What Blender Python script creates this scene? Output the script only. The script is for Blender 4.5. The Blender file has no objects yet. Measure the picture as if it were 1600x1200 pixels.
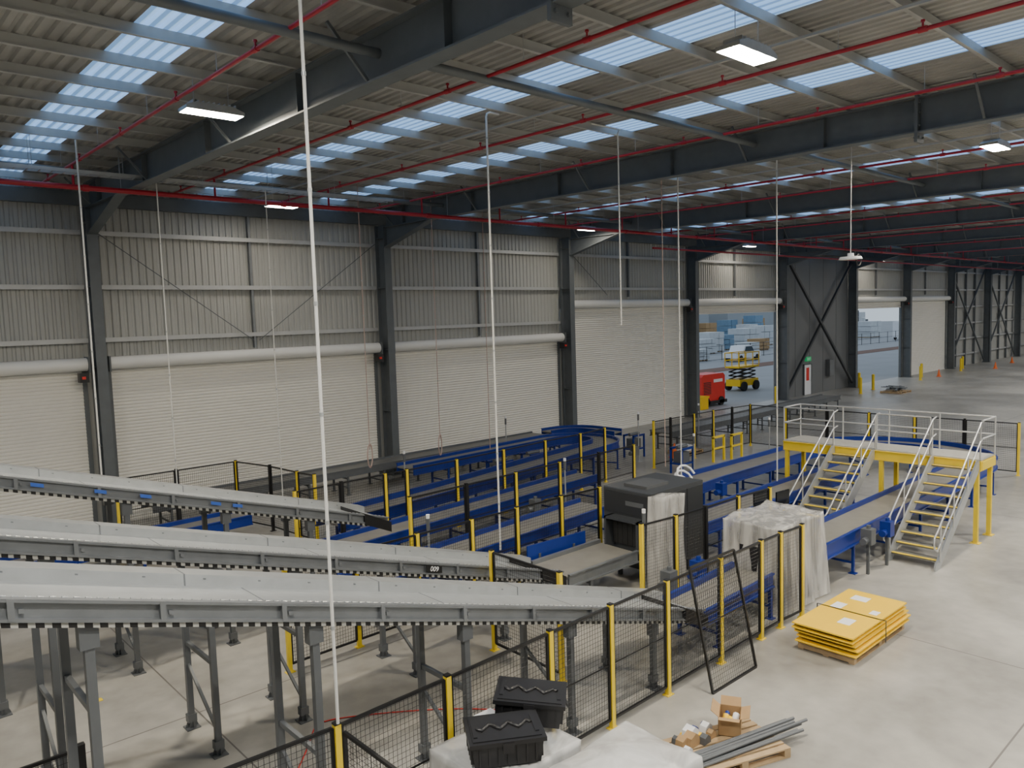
import bpy, math, random, bmesh
from mathutils import Vector, Matrix, noise
random.seed(7)
COL=bpy.context.scene.collection
# ---------------------------------------------------------------- materials
def mat(name,col,rough=.5,metal=0.,var=.12,scale=3.,emit=0.,alpha=1.,bump=0.):
    m=bpy.data.materials.new(name); m.use_nodes=True; nt=m.node_tree; b=nt.nodes["Principled BSDF"]
    tc=nt.nodes.new("ShaderNodeTexCoord"); n=nt.nodes.new("ShaderNodeTexNoise"); n.inputs["Scale"].default_value=scale; n.inputs["Detail"].default_value=4
    nt.links.new(tc.outputs["Object"],n.inputs["Vector"])
    mx=nt.nodes.new("ShaderNodeMix"); mx.data_type='RGBA'
    mx.inputs[6].default_value=(*[max(0,c*(1-var)) for c in col],1); mx.inputs[7].default_value=(*[min(1,c*(1+var)) for c in col],1)
    nt.links.new(n.outputs["Fac"],mx.inputs[0]); nt.links.new(mx.outputs[2],b.inputs["Base Color"])
    b.inputs["Roughness"].default_value=rough; b.inputs["Metallic"].default_value=metal; b.inputs["Alpha"].default_value=alpha
    if emit: 
        b.inputs["Emission Color"].default_value=(*col,1); b.inputs["Emission Strength"].default_value=emit
    if bump:
        bp=nt.nodes.new("ShaderNodeBump"); bp.inputs["Strength"].default_value=bump; nt.links.new(n.outputs["Fac"],bp.inputs["Height"]); nt.links.new(bp.outputs[0],b.inputs["Normal"])
    return m
def striped(name,c1,c2,axis,period,duty,rough=.5,emit=0,metal=0):
    m=mat(name,c1,rough,metal); nt=m.node_tree; b=nt.nodes["Principled BSDF"]
    g=nt.nodes.new("ShaderNodeNewGeometry"); s=nt.nodes.new("ShaderNodeSeparateXYZ"); nt.links.new(g.outputs["Position"],s.inputs[0])
    d=nt.nodes.new("ShaderNodeMath"); d.operation='DIVIDE'; d.inputs[1].default_value=period; nt.links.new(s.outputs[axis],d.inputs[0])
    f=nt.nodes.new("ShaderNodeMath"); f.operation='FRACT'; nt.links.new(d.outputs[0],f.inputs[0])
    l=nt.nodes.new("ShaderNodeMath"); l.operation='LESS_THAN'; l.inputs[1].default_value=duty; nt.links.new(f.outputs[0],l.inputs[0])
    x=nt.nodes.new("ShaderNodeMix"); x.data_type='RGBA'; x.inputs[6].default_value=(*c1,1); x.inputs[7].default_value=(*c2,1)
    nt.links.new(l.outputs[0],x.inputs[0]); nt.links.new(x.outputs[2],b.inputs["Base Color"])
    if emit: nt.links.new(x.outputs[2],b.inputs["Emission Color"]); b.inputs["Emission Strength"].default_value=emit
    return m
M=dict(
 steel=mat("dark_painted_steel",(.125,.14,.15),.5,.1,.2),
 roof=mat("roof_sheet_underside",(.37,.365,.345),.5,.25,.35,1.2),
 clad=mat("wall_cladding",(.42,.425,.405),.55,.1,.08,.6),
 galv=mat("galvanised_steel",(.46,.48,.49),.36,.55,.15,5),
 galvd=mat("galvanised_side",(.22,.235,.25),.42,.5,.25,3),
 girt=mat("galvanised_girt",(.48,.49,.49),.5,.3,.1,3),
 purl=mat("purlin_galvanised",(.44,.445,.43),.45,.2,.15,2),
 cream=mat("cream_shutter",(.82,.80,.74),.45,0,.05,.5),
 creamd=mat("shutter_drum",(.78,.78,.75),.5,0,.05,2),
 red=mat("red_pipe_paint",(.40,.012,.028),.35,0,.15),
 redm=mat("red_machine",(.75,.03,.02),.4,0,.1),
 blue=mat("blue_paint",(.008,.030,.24),.35,.1,.25,4),
 belt=mat("conveyor_belt",(.22,.21,.185),.5,0,.2,3),
 beltg=mat("grey_roller_bed",(.20,.20,.19),.45,.3,.2,3),
 yel=mat("yellow_paint",(.82,.60,.03),.45,0,.1,3),
 yelp=mat("yellow_panel",(.96,.60,.01),.4,0,.05,3),
 blk=mat("black_powdercoat",(.014,.014,.015),.4,.1,.2),
 blkp=mat("black_plastic",(.018,.018,.020),.35,0,.25,6),
 mach=mat("machine_charcoal",(.055,.06,.066),.35,.1,.1,1),
 machp=mat("machine_panel",(.035,.038,.042),.3,.1,.1,1),
 machg=mat("machine_top_grey",(.10,.105,.11),.4,.2,.1,1),
 white=mat("white_conduit",(.66,.66,.64),.4,0,.04),
 rope=mat("hanging_cable",(.52,.38,.33),.6,0,.1),
 paper=mat("white_paper",(.85,.86,.88),.6,0,.04),
 wood=mat("pallet_timber",(.45,.32,.18),.75,0,.3,6),
 card=mat("cardboard",(.42,.27,.13),.8,0,.12,6),
 leg=mat("grey_leg_paint",(.13,.14,.15),.45,.3,.15),
 deck=mat("platform_deck",(.42,.41,.37),.6,.2,.15,8),
 tread=mat("stair_tread",(.20,.20,.185),.6,.3,.2,8),
 alu=mat("handrail_steel",(.62,.63,.63),.3,.6,.1),
 panel=mat("dark_wall_panel",(.18,.188,.195),.5,.1,.1,.5),
 green=mat("exit_green",(.02,.35,.12),.5,0,.05,emit=.5),
 orange=mat("orange_cone",(.9,.18,.03),.5),
 rub=mat("tyre_rubber",(.02,.02,.02),.8),
 glass=mat("vehicle_glass",(.05,.07,.09),.1),
 wht2=mat("stack_wrap",(.58,.61,.63),.4,0,.15,2),
 dkst=mat("dark_goods",(.10,.11,.12),.6,0,.3,2),
 blu2=mat("stack_tarp_blue",(.16,.28,.40),.5,0,.2,2),
 tape=mat("blue_tape",(.04,.12,.50),.5),
 earth=mat("brown_earth",(.18,.10,.07),.9,0,.3,1),
 yard=mat("yard_concrete",(.29,.30,.31),.6,0,.2,.3),
 lens=mat("lamp_lens_added",(1,.94,.83),.5,0,0,emit=720),
 lensm=mat("lamp_lens_visible",(1,.88,.68),.5,0,0,emit=480),
 lensw=mat("lamp_lens_soft",(1,.90,.74),.5,0,0,emit=85),
 shed=mat("far_shed",(.32,.35,.37),.6,0,.1,.1),
 pvc=mat("grey_tube",(.12,.13,.14),.4,0,.2),
 screen=mat("monitor_screen",(.01,.012,.015),.12),
)
M["perf"]=striped("perforated_strip",(.40,.40,.37),(.01,.01,.01),0,.12,.55)
M["sky"]=striped("skylight_sheet",(.34,.57,.90),(.17,.33,.60),0,.2,.35,.5,emit=.85)  # daylight put in as emission; darker stripes paint the shading of the ribs
def filmmat(name,col,lo,hi,scale,bs,det=4):
    m=bpy.data.materials.new(name); m.use_nodes=True; nt=m.node_tree; b=nt.nodes["Principled BSDF"]
    b.inputs["Base Color"].default_value=(*col,1); b.inputs["Roughness"].default_value=.22
    tc=nt.nodes.new("ShaderNodeTexCoord"); mp_=nt.nodes.new("ShaderNodeMapping"); mp_.inputs["Scale"].default_value=scale; nt.links.new(tc.outputs["Object"],mp_.inputs[0])
    n=nt.nodes.new("ShaderNodeTexNoise"); n.inputs["Scale"].default_value=1.3; n.inputs["Detail"].default_value=det; n.inputs["Distortion"].default_value=.8
    nt.links.new(mp_.outputs[0],n.inputs["Vector"])
    mr=nt.nodes.new("ShaderNodeMapRange"); mr.inputs[1].default_value=.35; mr.inputs[2].default_value=.68; mr.inputs[3].default_value=lo; mr.inputs[4].default_value=hi
    nt.links.new(n.outputs["Fac"],mr.inputs[0]); nt.links.new(mr.outputs[0],b.inputs["Alpha"])
    bp=nt.nodes.new("ShaderNodeBump"); bp.inputs["Strength"].default_value=bs; bp.inputs["Distance"].default_value=.05; nt.links.new(n.outputs["Fac"],bp.inputs["Height"]); nt.links.new(bp.outputs[0],b.inputs["Normal"])
    return m
M["film"]=filmmat("plastic_film",(.74,.73,.70),.25,.66,(4.0,4.0,.6),.3)
M["film2"]=filmmat("pallet_wrap_film",(.72,.72,.71),.5,.8,(2.2,2.2,1.2),.25,3)
# concrete floor
m=bpy.data.materials.new("concrete_floor"); m.use_nodes=True; nt=m.node_tree; b=nt.nodes["Principled BSDF"]
g=nt.nodes.new("ShaderNodeNewGeometry"); s=nt.nodes.new("ShaderNodeSeparateXYZ"); nt.links.new(g.outputs["Position"],s.inputs[0])
def line(axis,off,per,w):
    a=nt.nodes.new("ShaderNodeMath"); a.operation='ADD'; a.inputs[1].default_value=-off+w/2; nt.links.new(s.outputs[axis],a.inputs[0])
    d=nt.nodes.new("ShaderNodeMath"); d.operation='DIVIDE'; d.inputs[1].default_value=per; nt.links.new(a.outputs[0],d.inputs[0])
    f=nt.nodes.new("ShaderNodeMath"); f.operation='FRACT'; nt.links.new(d.outputs[0],f.inputs[0])
    l=nt.nodes.new("ShaderNodeMath"); l.operation='LESS_THAN'; l.inputs[1].default_value=w/per; nt.links.new(f.outputs[0],l.inputs[0]); return l
l1=line(0,14.3,10.26,.025); l2=line(1,3.0,9.,.025)
mxm=nt.nodes.new("ShaderNodeMath"); mxm.operation='MAXIMUM'; nt.links.new(l1.outputs[0],mxm.inputs[0]); nt.links.new(l2.outputs[0],mxm.inputs[1])
n1=nt.nodes.new("ShaderNodeTexNoise"); n1.inputs["Scale"].default_value=.35; n1.inputs["Detail"].default_value=6; n1.inputs["Distortion"].default_value=.6
n2=nt.nodes.new("ShaderNodeTexNoise"); n2.inputs["Scale"].default_value=3.; n2.inputs["Detail"].default_value=8
nt.links.new(g.outputs["Position"],n1.inputs["Vector"]); nt.links.new(g.outputs["Position"],n2.inputs["Vector"])
ad=nt.nodes.new("ShaderNodeMath"); ad.operation='MULTIPLY_ADD'; ad.inputs[1].default_value=.4; nt.links.new(n2.outputs["Fac"],ad.inputs[0]); nt.links.new(n1.outputs["Fac"],ad.inputs[2])
cr=nt.nodes.new("ShaderNodeValToRGB"); cr.color_ramp.elements[0].position=.48; cr.color_ramp.elements[0].color=(.245,.235,.212,1); cr.color_ramp.elements[1].position=.92; cr.color_ramp.elements[1].color=(.45,.435,.395,1)
nt.links.new(ad.outputs[0],cr.inputs[0])
mx=nt.nodes.new("ShaderNodeMix"); mx.data_type='RGBA'; nt.links.new(mxm.outputs[0],mx.inputs[0]); nt.links.new(cr.outputs[0],mx.inputs[6]); mx.inputs[7].default_value=(.14,.13,.12,1)
nt.links.new(mx.outputs[2],b.inputs["Base Color"])
mr=nt.nodes.new("ShaderNodeMapRange"); mr.inputs[3].default_value=.25; mr.inputs[4].default_value=.5; nt.links.new(n1.outputs["Fac"],mr.inputs[0]); nt.links.new(mr.outputs[0],b.inputs["Roughness"])
M["floor"]=m
# ---------------------------------------------------------------- mesh builder
class MB:
    def __init__(s): s.v=[];s.f=[];s.m=[];s.s=[]
    def add(s,vs,fs,m=0,sm=False):
        o=len(s.v); s.v+=[tuple(v) for v in vs]; s.f+=[[i+o for i in f] for f in fs]; s.m+=[m]*len(fs); s.s+=[sm]*len(fs); return s
    def box(s,x0,x1,y0,y1,z0,z1,m=0):
        return s.add([(x0,y0,z0),(x1,y0,z0),(x1,y1,z0),(x0,y1,z0),(x0,y0,z1),(x1,y0,z1),(x1,y1,z1),(x0,y1,z1)],
          [(0,3,2,1),(4,5,6,7),(0,1,5,4),(1,2,6,5),(2,3,7,6),(3,0,4,7)],m)
    def beam(s,p,q,w,h,m=0,up=(0,0,1)):
        p=Vector(p);q=Vector(q);d=(q-p).normalized();u=Vector(up)
        if abs(d.dot(u))>.98: u=Vector((0,1,0)) if abs(d.y)<.9 else Vector((1,0,0))
        a=d.cross(u).normalized();b=a.cross(d).normalized(); a*=w/2;b*=h/2
        return s.add([p-a-b,p+a-b,p+a+b,p-a+b,q-a-b,q+a-b,q+a+b,q-a+b],[(0,1,2,3),(7,6,5,4),(0,4,5,1),(1,5,6,2),(2,6,7,3),(3,7,4,0)],m)
    def tube(s,path,r,n=8,m=0,closed=False,r2=None):
        P=[Vector(p) for p in path]; N=len(P); vs=[];prev=None
        for i,p in enumerate(P):
            if closed: t=(P[(i+1)%N]-P[i-1])
            else: t=P[min(i+1,N-1)]-P[max(i-1,0)]
            t.normalize()
            if prev is None:
                u=Vector((0,0,1)) if abs(t.z)<.9 else Vector((1,0,0)); a=t.cross(u).normalized()
            else: a=(prev-t*prev.dot(t)).normalized()
            prev=a; b=t.cross(a); rr=r if r2 is None else r+(r2-r)*i/(N-1)
            for k in range(n):
                an=2*math.pi*k/n; vs.append(p+a*math.cos(an)*rr+b*math.sin(an)*rr)
        fs=[]
        for i in range(N if closed else N-1):
            j=(i+1)%N
            for k in range(n): fs.append((i*n+k,i*n+(k+1)%n,j*n+(k+1)%n,j*n+k))
        s.add(vs,fs,m,True)
        if not closed:
            s.add(vs[:n],[tuple(range(n-1,-1,-1))],m); s.add(vs[-n:],[tuple(range(n))],m)
        return s
    def cyl(s,p,q,r,n=12,m=0,r2=None): return s.tube([p,q],r,n,m,r2=r2)
    def sweep(s,path,off,hw,z0,z1,m=0,closed=False):
        P=[Vector(p) for p in path];N=len(P);vs=[]
        for i,p in enumerate(P):
            a=(P[i]-P[i-1]) if (i>0 or closed) else (P[1]-P[0]); b=(P[(i+1)%N]-P[i]) if (i<N-1 or closed) else a
            a=Vector((a.x,a.y,0)).normalized(); b=Vector((b.x,b.y,0)).normalized(); t=(a+b).normalized()
            nrm=Vector((-t.y,t.x,0))/max(.5,t.dot(a))
            for o,z in ((off-hw,z0),(off+hw,z0),(off+hw,z1),(off-hw,z1)): vs.append(p+nrm*o+Vector((0,0,z)))
        fs=[]
        for i in range(N if closed else N-1):
            j=(i+1)%N
            for k in range(4): fs.append((i*4+k,j*4+k,j*4+(k+1)%4,i*4+(k+1)%4))
        if not closed: fs+=[(0,1,2,3),((N-1)*4+3,(N-1)*4+2,(N-1)*4+1,(N-1)*4)]
        return s.add(vs,fs,m)
    def poly(s,pts,n0,n1,axis='y',m=0):
        def mk(a,b,c): return {'y':(a,c,b),'x':(c,a,b),'z':(a,b,c)}[axis]
        k=len(pts); vs=[mk(a,b,n0) for a,b in pts]+[mk(a,b,n1) for a,b in pts]
        return s.add(vs,[tuple(range(k)),tuple(range(2*k-1,k-1,-1))]+[(i,i+k,(i+1)%k+k,(i+1)%k) for i in range(k)],m)
KIDS={}
def mkobj(name,mb,mats,origin):
    me=bpy.data.meshes.new(name); o=Vector(origin)
    me.from_pydata([Vector(v)-o for v in mb.v],[],mb.f); 
    for mm in (mats if isinstance(mats,(list,tuple)) else [mats]): me.materials.append(M[mm])
    me.polygons.foreach_set("material_index",mb.m); me.polygons.foreach_set("use_smooth",mb.s)
    me.update()
    bm=bmesh.new(); bm.from_mesh(me); bmesh.ops.recalc_face_normals(bm,faces=bm.faces); bm.to_mesh(me); bm.free()
    ob=bpy.data.objects.new(name,me); ob.location=o; COL.objects.link(ob); return ob
def bbox(mbs):
    vs=[v for mb in mbs for v in mb.v]
    xs=[v[0] for v in vs];ys=[v[1] for v in vs];zs=[v[2] for v in vs]
    return ((min(xs)+max(xs))/2,(min(ys)+max(ys))/2,min(zs))
def thing(name,label,cat,parts,group=None,kind=None,rootpart=False):
    """parts: (name,mb,mats[,label[,subs]]) ; a single part or rootpart -> root is that mesh"""
    allm=[p[1] for p in parts]+[q[1] for p in parts if len(p)>4 for q in p[4]]
    org=Vector(bbox(allm))
    if len(parts)==1 or rootpart:
        root=mkobj(name,parts[0][1],parts[0][2],org); rest=parts[1:]
    else:
        root=bpy.data.objects.new(name,None); root.location=org; root.empty_display_size=.2; COL.objects.link(root); rest=parts
    KIDS[root]=[]
    for p in rest:
        o=Vector(bbox([p[1]])); ch=mkobj(p[0],p[1],p[2],o); ch.parent=root; ch.location=o-org; KIDS[root].append(ch); KIDS[ch]=[]
        if len(p)>3 and p[3]: ch["label"]=p[3]
        if len(p)>4:
            for q in p[4]:
                o2=Vector(bbox([q[1]])); c2=mkobj(q[0],q[1],q[2],o2); c2.parent=ch; c2.location=o2-o; KIDS[ch].append(c2)
    if kind: root["kind"]=kind
    if label: root["label"]=label
    if cat: root["category"]=cat
    if group: root["group"]=group
    return root
def dup(root,d,rz=0,label=None):
    def cp(o,par):
        n=o.copy(); COL.objects.link(n)
        if par: n.parent=par
        KIDS[n]=[cp(c,n) for c in KIDS.get(o,[])]
        return n
    n=cp(root,None); n.location=root.location+Vector(d); n.rotation_euler=(0,0,root.rotation_euler.z+rz)
    if label: n["label"]=label
    return n
# ---------------------------------------------------------------- shell
X0,S,YW=6.41,10.263,26.0
cx=lambda n:X0+S*n
XA,XB,YF=-7.0,129.6,-14.0
def rz(y): return -.01*(26-y)
def struct(name,mb,mats,label=None):
    return thing(name,label,None,[(name,mb,mats)],kind="structure")
f=MB().box(XA,XB,YF,26.3,-.3,0); struct("floor",f,"floor")
def corr_x(mb,x0,x1,fn,per=.25,h=.035,m=0):
    xs=[];x=math.floor(x0/per)*per
    prof=((0,0),(.45,0),(.6,1),(.85,1))
    pts=[]
    while x<x1:
        for a,b in prof:
            xx=x+a*per
            if x0<xx<x1: pts.append((xx,b*h))
        x+=per
    pts=[(x0,0)]+pts+[(x1,0)]
    vs=[];fs=[]
    for i,(xx,o) in enumerate(pts):
        p,q=fn(xx,o); vs+=[p,q]
        if i: fs.append((2*i-2,2*i,2*i+1,2*i-1))
    mb.add(vs,fs,m)
def roofseg(mb,a,b): corr_x(mb,a,b,lambda x,o:((x,YF,10.52+rz(YF)+o),(x,26.2,10.52+rz(26)+o)),per=.2,h=.045)
strips=[]
for n in range(-1,12):
    for off in (4.0,8.15):
        x=cx(n)+off
        if XA+1<x<XB-1: strips.append(x)
mb=MB(); a=XA
for i,sx in enumerate(strips):
    roofseg(mb,a,sx-.5); w=MB(); roofseg(w,sx-.5,sx+.5); struct("window_%d"%(i+1),w,"sky"); a=sx+.5
roofseg(mb,a,XB)
struct("ceiling",mb,"roof")
ODOOR={-1:4.8,0:4.8,1:4.8,2:6.35,3:6.35,5:6.35,6:6.35}
mb=MB()
def wallseg(x0,x1,z0,z1): corr_x(mb,x0,x1,lambda x,o:((x,26.15+o,z0),(x,26.15+o,z1)),per=.22)
for n in range(-2,12):
    x0=max(cx(n),XA);x1=min(cx(n+1),XB)
    wallseg(x0,x1,ODOOR.get(n,0),10.6)
    if n in ODOOR:
        mb.box(x0,x0+.35,26.02,26.14,0,ODOOR[n]); mb.box(x1-.35,x1,26.02,26.14,0,ODOOR[n])
struct("wall_back",mb,"clad")
mb=MB(); mb.box(XA,XB,YF-.1,YF,0,10.6); struct("wall_front",mb,"clad")
mb=MB(); mb.box(XA-.1,XA,YF,26.2,0,10.8); struct("wall_left",mb,"clad")
mb=MB(); mb.box(XB,XB+.1,YF,26.2,0,10.8); struct("wall_right",mb,"clad")
dn=0
for n,zt in ODOOR.items():
    dn+=1; x0=cx(n)+.36;x1=cx(n+1)-.36; zb=0 if n not in(3,5) else zt-.5
    c=MB(); z=zt; vs=[];fs=[];i=0
    while z>zb+.01:
        for dz,dy in ((0,0),(.03,-.03),(.075,-.03)):
            vs+=[(x0,26.0+dy,z-dz),(x1,26.0+dy,z-dz)]
            if i: fs.append((2*i-2,2*i-1,2*i+1,2*i))
            i+=1
        z-=.105
    c.add(vs,fs); c.box(x0,x1,25.95,26.02,zb,zb+.08)
    parts=[("curtain",c,"cream"),("drum",MB().cyl((x0-.05,25.74,zt+.2),(x1+.05,25.74,zt+.2),.2,20),"creamd")]
    for a,b_ in ((x0-.08,x0+.04),(x1-.04,x1+.08)): parts.append(("guide_rail",MB().box(a,b_,25.92,26.08,0,zt),"steel"))
    for a,b_ in ((x0-.1,x0-.05),(x1+.05,x1+.1)): parts.append(("bracket",MB().box(a,b_,25.5,26.0,zt-.05,zt+.42),"steel"))
    op=MB().box(x1-.25,x1-.0,25.32,25.6,zt-.32,zt-.04,0); op.box(x1-.2,x1-.1,25.28,25.32,zt-.22,zt-.14,1)
    parts.append(("operator_motor",op,["blk","redm"]))
    thing("door_%d"%dn,"cream steel roller shutter door with round drum",None,parts,kind="structure")
# columns
mb=MB()
mb.box(-.15,.15,25.28,25.31,0,9.7); mb.box(-.15,.15,25.87,25.9,0,9.7); mb.box(-.012,.012,25.31,25.87,0,9.7)
for zz in (2.5,4.9,7.3,9.2): mb.box(-.14,.14,25.31,25.87,zz,zz+.02)
bpz=MB().box(-.25,.25,25.2,25.98,0,.03)
c0=thing("steel_column","tall dark grey steel I-beam column against the cladding wall","column",[("column",mb,"steel"),("base_plate",bpz,"steel")],group="portal frame columns",rootpart=True)
c0.location.x=cx(-1)
for n in range(0,12): dup(c0,(S*(n+1),0,0))
def rafter():
    b=MB(); ya,yb=YF,25.28
    def sec(dz0,dz1,hw):
        vs=[]
        for y in (ya,yb):
            z=rz(y)
            vs+=[(-hw,y,z+dz0),(hw,y,z+dz0),(hw,y,z+dz1),(-hw,y,z+dz1)]
        b.add(vs,[(0,1,2,3),(7,6,5,4),(0,4,5,1),(1,5,6,2),(2,6,7,3),(3,7,4,0)])
    sec(9.6,9.63,.15); sec(10.27,10.3,.15); sec(9.63,10.27,.01)
    h=MB(); h.poly([(25.28,9.6),(25.28,8.85),(22.4,9.58)],-.012,.012,'x'); h.beam((0,25.28,8.85),(0,22.3,9.58),.28,.03)
    parts=[("beam",b,"steel"),("haunch",h,"steel")]
    for y in (6.1,-6.0):
        z=rz(y); sp=MB().box(-.17,.17,y-.03,y+.03,9.42+z,10.33+z)
        for zz in (9.52,9.75,10.0,10.2):
            for xx in (-.1,.1): sp.cyl((xx,y-.06,zz+z),(xx,y+.06,zz+z),.025,6)
        parts.append(("splice_plate",sp,"steel"))
    for y in range(-12,25,4): z=rz(y); parts.append(("web_stiffener",MB().box(-.14,.14,y-.006,y+.006,9.63+z,10.27+z),"steel"))
    for k in range(0,20,3):
        y=25.5-1.65*k-.8
        if y<YF+1: break
        z=rz(y)
        for sgn in (-1,1): parts.append(("fly_brace",MB().beam((0.1*sgn,y,9.62+z),(.75*sgn,y,10.34+z),.045,.045),"steel"))
    return thing("roof_rafter","deep dark grey steel I-beam rafter under the roof","roof beam",parts,group="portal frame rafters",rootpart=True)
r0=rafter(); r0.location.x=cx(-1)
for n in range(0,12): dup(r0,(S*(n+1),0,0))
py=25.5; pl=[]
while py>YF+.5:
    pl.append(py); py-=1.5
mb=MB(); mb.box(XA+.1,XB-.1,-.01,.01,0,.18); mb.box(XA+.1,XB-.1,0,.05,.16,.18); mb.box(XA+.1,XB-.1,-.055,0,0,.02)
p0=thing("roof_purlin","long galvanised steel purlin carrying the roof sheets","purlin",[("purlin",mb,"purl")],group="roof purlins")
p0.location=(p0.location.x,pl[0],10.33+rz(pl[0]))
for y in pl[1:]: dup(p0,(0,y-pl[0],rz(y)-rz(pl[0])))
b0=thing("purlin_bridging","narrow galvanised bridging bar running between purlins","bridging bar",[("bar",MB().box(-.03,.03,YF+.5,25.6,0,.04),"purl")],group="purlin bridging bars")
b0.location=(cx(-1)+S/2,b0.location.y,10.09); b0.rotation_euler=(math.atan(.01),0,0)
for n in range(0,7): dup(b0,(S*(n+1),0,0)).rotation_euler=(math.atan(.01),0,0)
s0=thing("roof_strut","dark round steel strut tube spanning between rafters","strut",[("strut",MB().cyl((XA+.2,9.7,9.85),(XB-.2,9.7,9.85),.07,10),"steel")],group="roof struts")
dup(s0,(0,12.,.12)); dup(s0,(0,-12,-.12))
mb=MB().box(.16,S-.16,25.95,26.12,-.012,0); mb.box(.16,S-.16,25.95,25.96,-.14,-.012)
g0=None
for z in (9.02,7.39,5.78,1.2,2.7,4.2):
    for n in range(-1,12):
        if n==4 or (z==5.78 and n in (2,3,5,6)) or (z<5 and n<7): continue
        if g0 is None:
            g0=thing("wall_girt","galvanised horizontal girt fixed across the wall cladding","girt",[("girt",mb,"girt")],group="wall girts"); gb=Vector(g0.location)
            g0.location=gb+Vector((cx(n),0,z)); gl0=Vector((cx(n),0,z))
        else: dup(g0,Vector((cx(n),0,z))-gl0)
mb=MB().box(XA,XB,25.9,26.1,9.75,10.15); thing("eave_beam","dark steel eave beam along top of wall","beam",[("beam",mb,"steel")])
mb0=MB().box(-.04,.04,25.97,26.1,5.25,9.75)
v0=thing("wall_mullion","slim galvanised vertical mullion above the shutter doors","mullion",[("mullion",mb0,"galvd")],group="wall mullions"); v0.location.x=cx(0)+5.1
dup(v0,(S,0,0)); dup(v0,(-S,0,0))
mb0=MB().box(-.04,.04,25.97,26.1,6.9,9.75)
v1=thing("wall_mullion","slim galvanised vertical mullion above the shutter doors","mullion",[("mullion",mb0,"galvd")],group="wall mullions"); v1.location.x=cx(2)+5.1
for n in (3,5,6): dup(v1,(S*(n-2),0,0))
mb0=MB().box(-.06,.06,25.92,26.1,0,9.75)
v2=thing("wall_mullion","slim steel vertical frame post on the cladding","mullion",[("mullion",mb0,"steel")],group="wall mullions"); v2.location.x=cx(7)+2.5
for n in (7,8,9,10):
    for k in (2.5,5.1,7.7):
        if n==7 and k==2.5: continue
        dup(v2,(S*(n-7)+k-2.5,0,0))
for a,b_ in (((cx(0)+.2,25.85,9.0),(cx(0)+5.0,25.85,5.5)),((cx(1)-.2,25.85,9.0),(cx(0)+5.2,25.85,5.5)),((cx(2)+.2,25.85,9.3),(cx(2)+3.2,25.85,7.0))):
    thing("brace_rod","thin dark diagonal bracing rod on the wall","brace",[("rod",MB().cyl(a,b_,.014,6),"steel")],group="wall bracing rods")
for n in (7,8):
    mb=MB().beam((cx(n)+.2,25.85,.3),(cx(n+1)-.2,25.85,9.3),.12,.12).beam((cx(n)+.2,25.8,9.3),(cx(n+1)-.2,25.8,.3),.12,.12)
    thing("cross_brace","dark X-shaped steel cross brace on the wall","brace",[("brace",mb,"steel")],group="heavy cross braces")
mb=MB(); x0,x1=cx(4)+.16,cx(5)-.16
xx=x0
while xx<x1-.1:
    mb.box(xx,min(xx+1.98,x1),25.93,26.0,0,9.6); xx+=2.02
struct("wall_bay",mb,"panel")
mb=MB().beam((x0+.1,25.6,.4),(x1-.1,25.6,9.3),.16,.16).beam((x0+.1,25.5,9.3),(x1-.1,25.5,.4),.16,.16)
thing("cross_brace","heavy dark X-shaped cross brace in the panelled bay","brace",[("brace",mb,"mach")],group="heavy cross braces")
xd=cx(4)+3.3
dl=MB().box(xd,xd+1.0,25.86,25.9,0.02,2.1,0); dl.box(xd+.3,xd+.7,25.85,25.86,1.0,1.9,1)
fr=MB().box(xd-.06,xd,25.82,25.93,0,2.16);fr.box(xd+1,xd+1.06,25.82,25.93,0,2.16);fr.box(xd-.06,xd+1.06,25.82,25.93,2.1,2.16)
hn=MB().beam((xd+.88,25.82,1.0),(xd+.76,25.82,1.0),.03,.03)
thing("door_20","white personnel door with a red notice",None,[("door_leaf",dl,["paper","redm"]),("door_frame",fr,"steel"),("handle",hn,"alu")],kind="structure")
es=thing("exit_sign","small green illuminated exit sign above white personnel door","sign",[("sign_box",MB().box(xd+.2,xd+.85,25.78,25.93,2.35,2.65),"green")])
def text(body,loc,size,rot,material,parent,name="lettering"):
    cu=bpy.data.curves.new(name,"FONT"); cu.body=body; cu.size=size; cu.extrude=.002; cu.align_x='CENTER'; cu.align_y='CENTER'
    tmp=bpy.data.objects.new(name,cu); COL.objects.link(tmp); dg=bpy.context.evaluated_depsgraph_get(); me=bpy.data.meshes.new_from_object(tmp.evaluated_get(dg)); bpy.data.objects.remove(tmp)
    ob=bpy.data.objects.new(name,me); me.materials.clear(); me.materials.append(M[material]); COL.objects.link(ob)
    pl=Vector(parent.location)+(Vector(parent.parent.location) if parent.parent else Vector((0,0,0)))
    ob.rotation_euler=rot; ob.parent=parent; ob.location=Vector(loc)-pl; return ob
text("EXIT",(xd+.52,25.775,2.5),.24,(math.pi/2,0,0),"paper",es)
for z in (2.1,3.3):
    thing("safety_sign","small red and white safety sign beside tall shutter","sign",[("plate",MB().box(cx(2)+.2,cx(2)+.45,25.9,25.92,z,z+.35,0).box(cx(2)+.23,cx(2)+.42,25.89,25.9,z+.05,z+.14,1),["redm","paper"])],group="small safety signs")
thing("electrical_cabinet","grey electrical cabinet fixed beside the dark panelled bay","cabinet",[("cabinet",MB().box(cx(4)+6.6,cx(4)+7.3,25.62,25.925,1.1,2.3),"leg"),("cabinet_door",MB().box(cx(4)+6.63,cx(4)+7.27,25.6,25.62,1.13,2.27),"galvd")])
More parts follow.
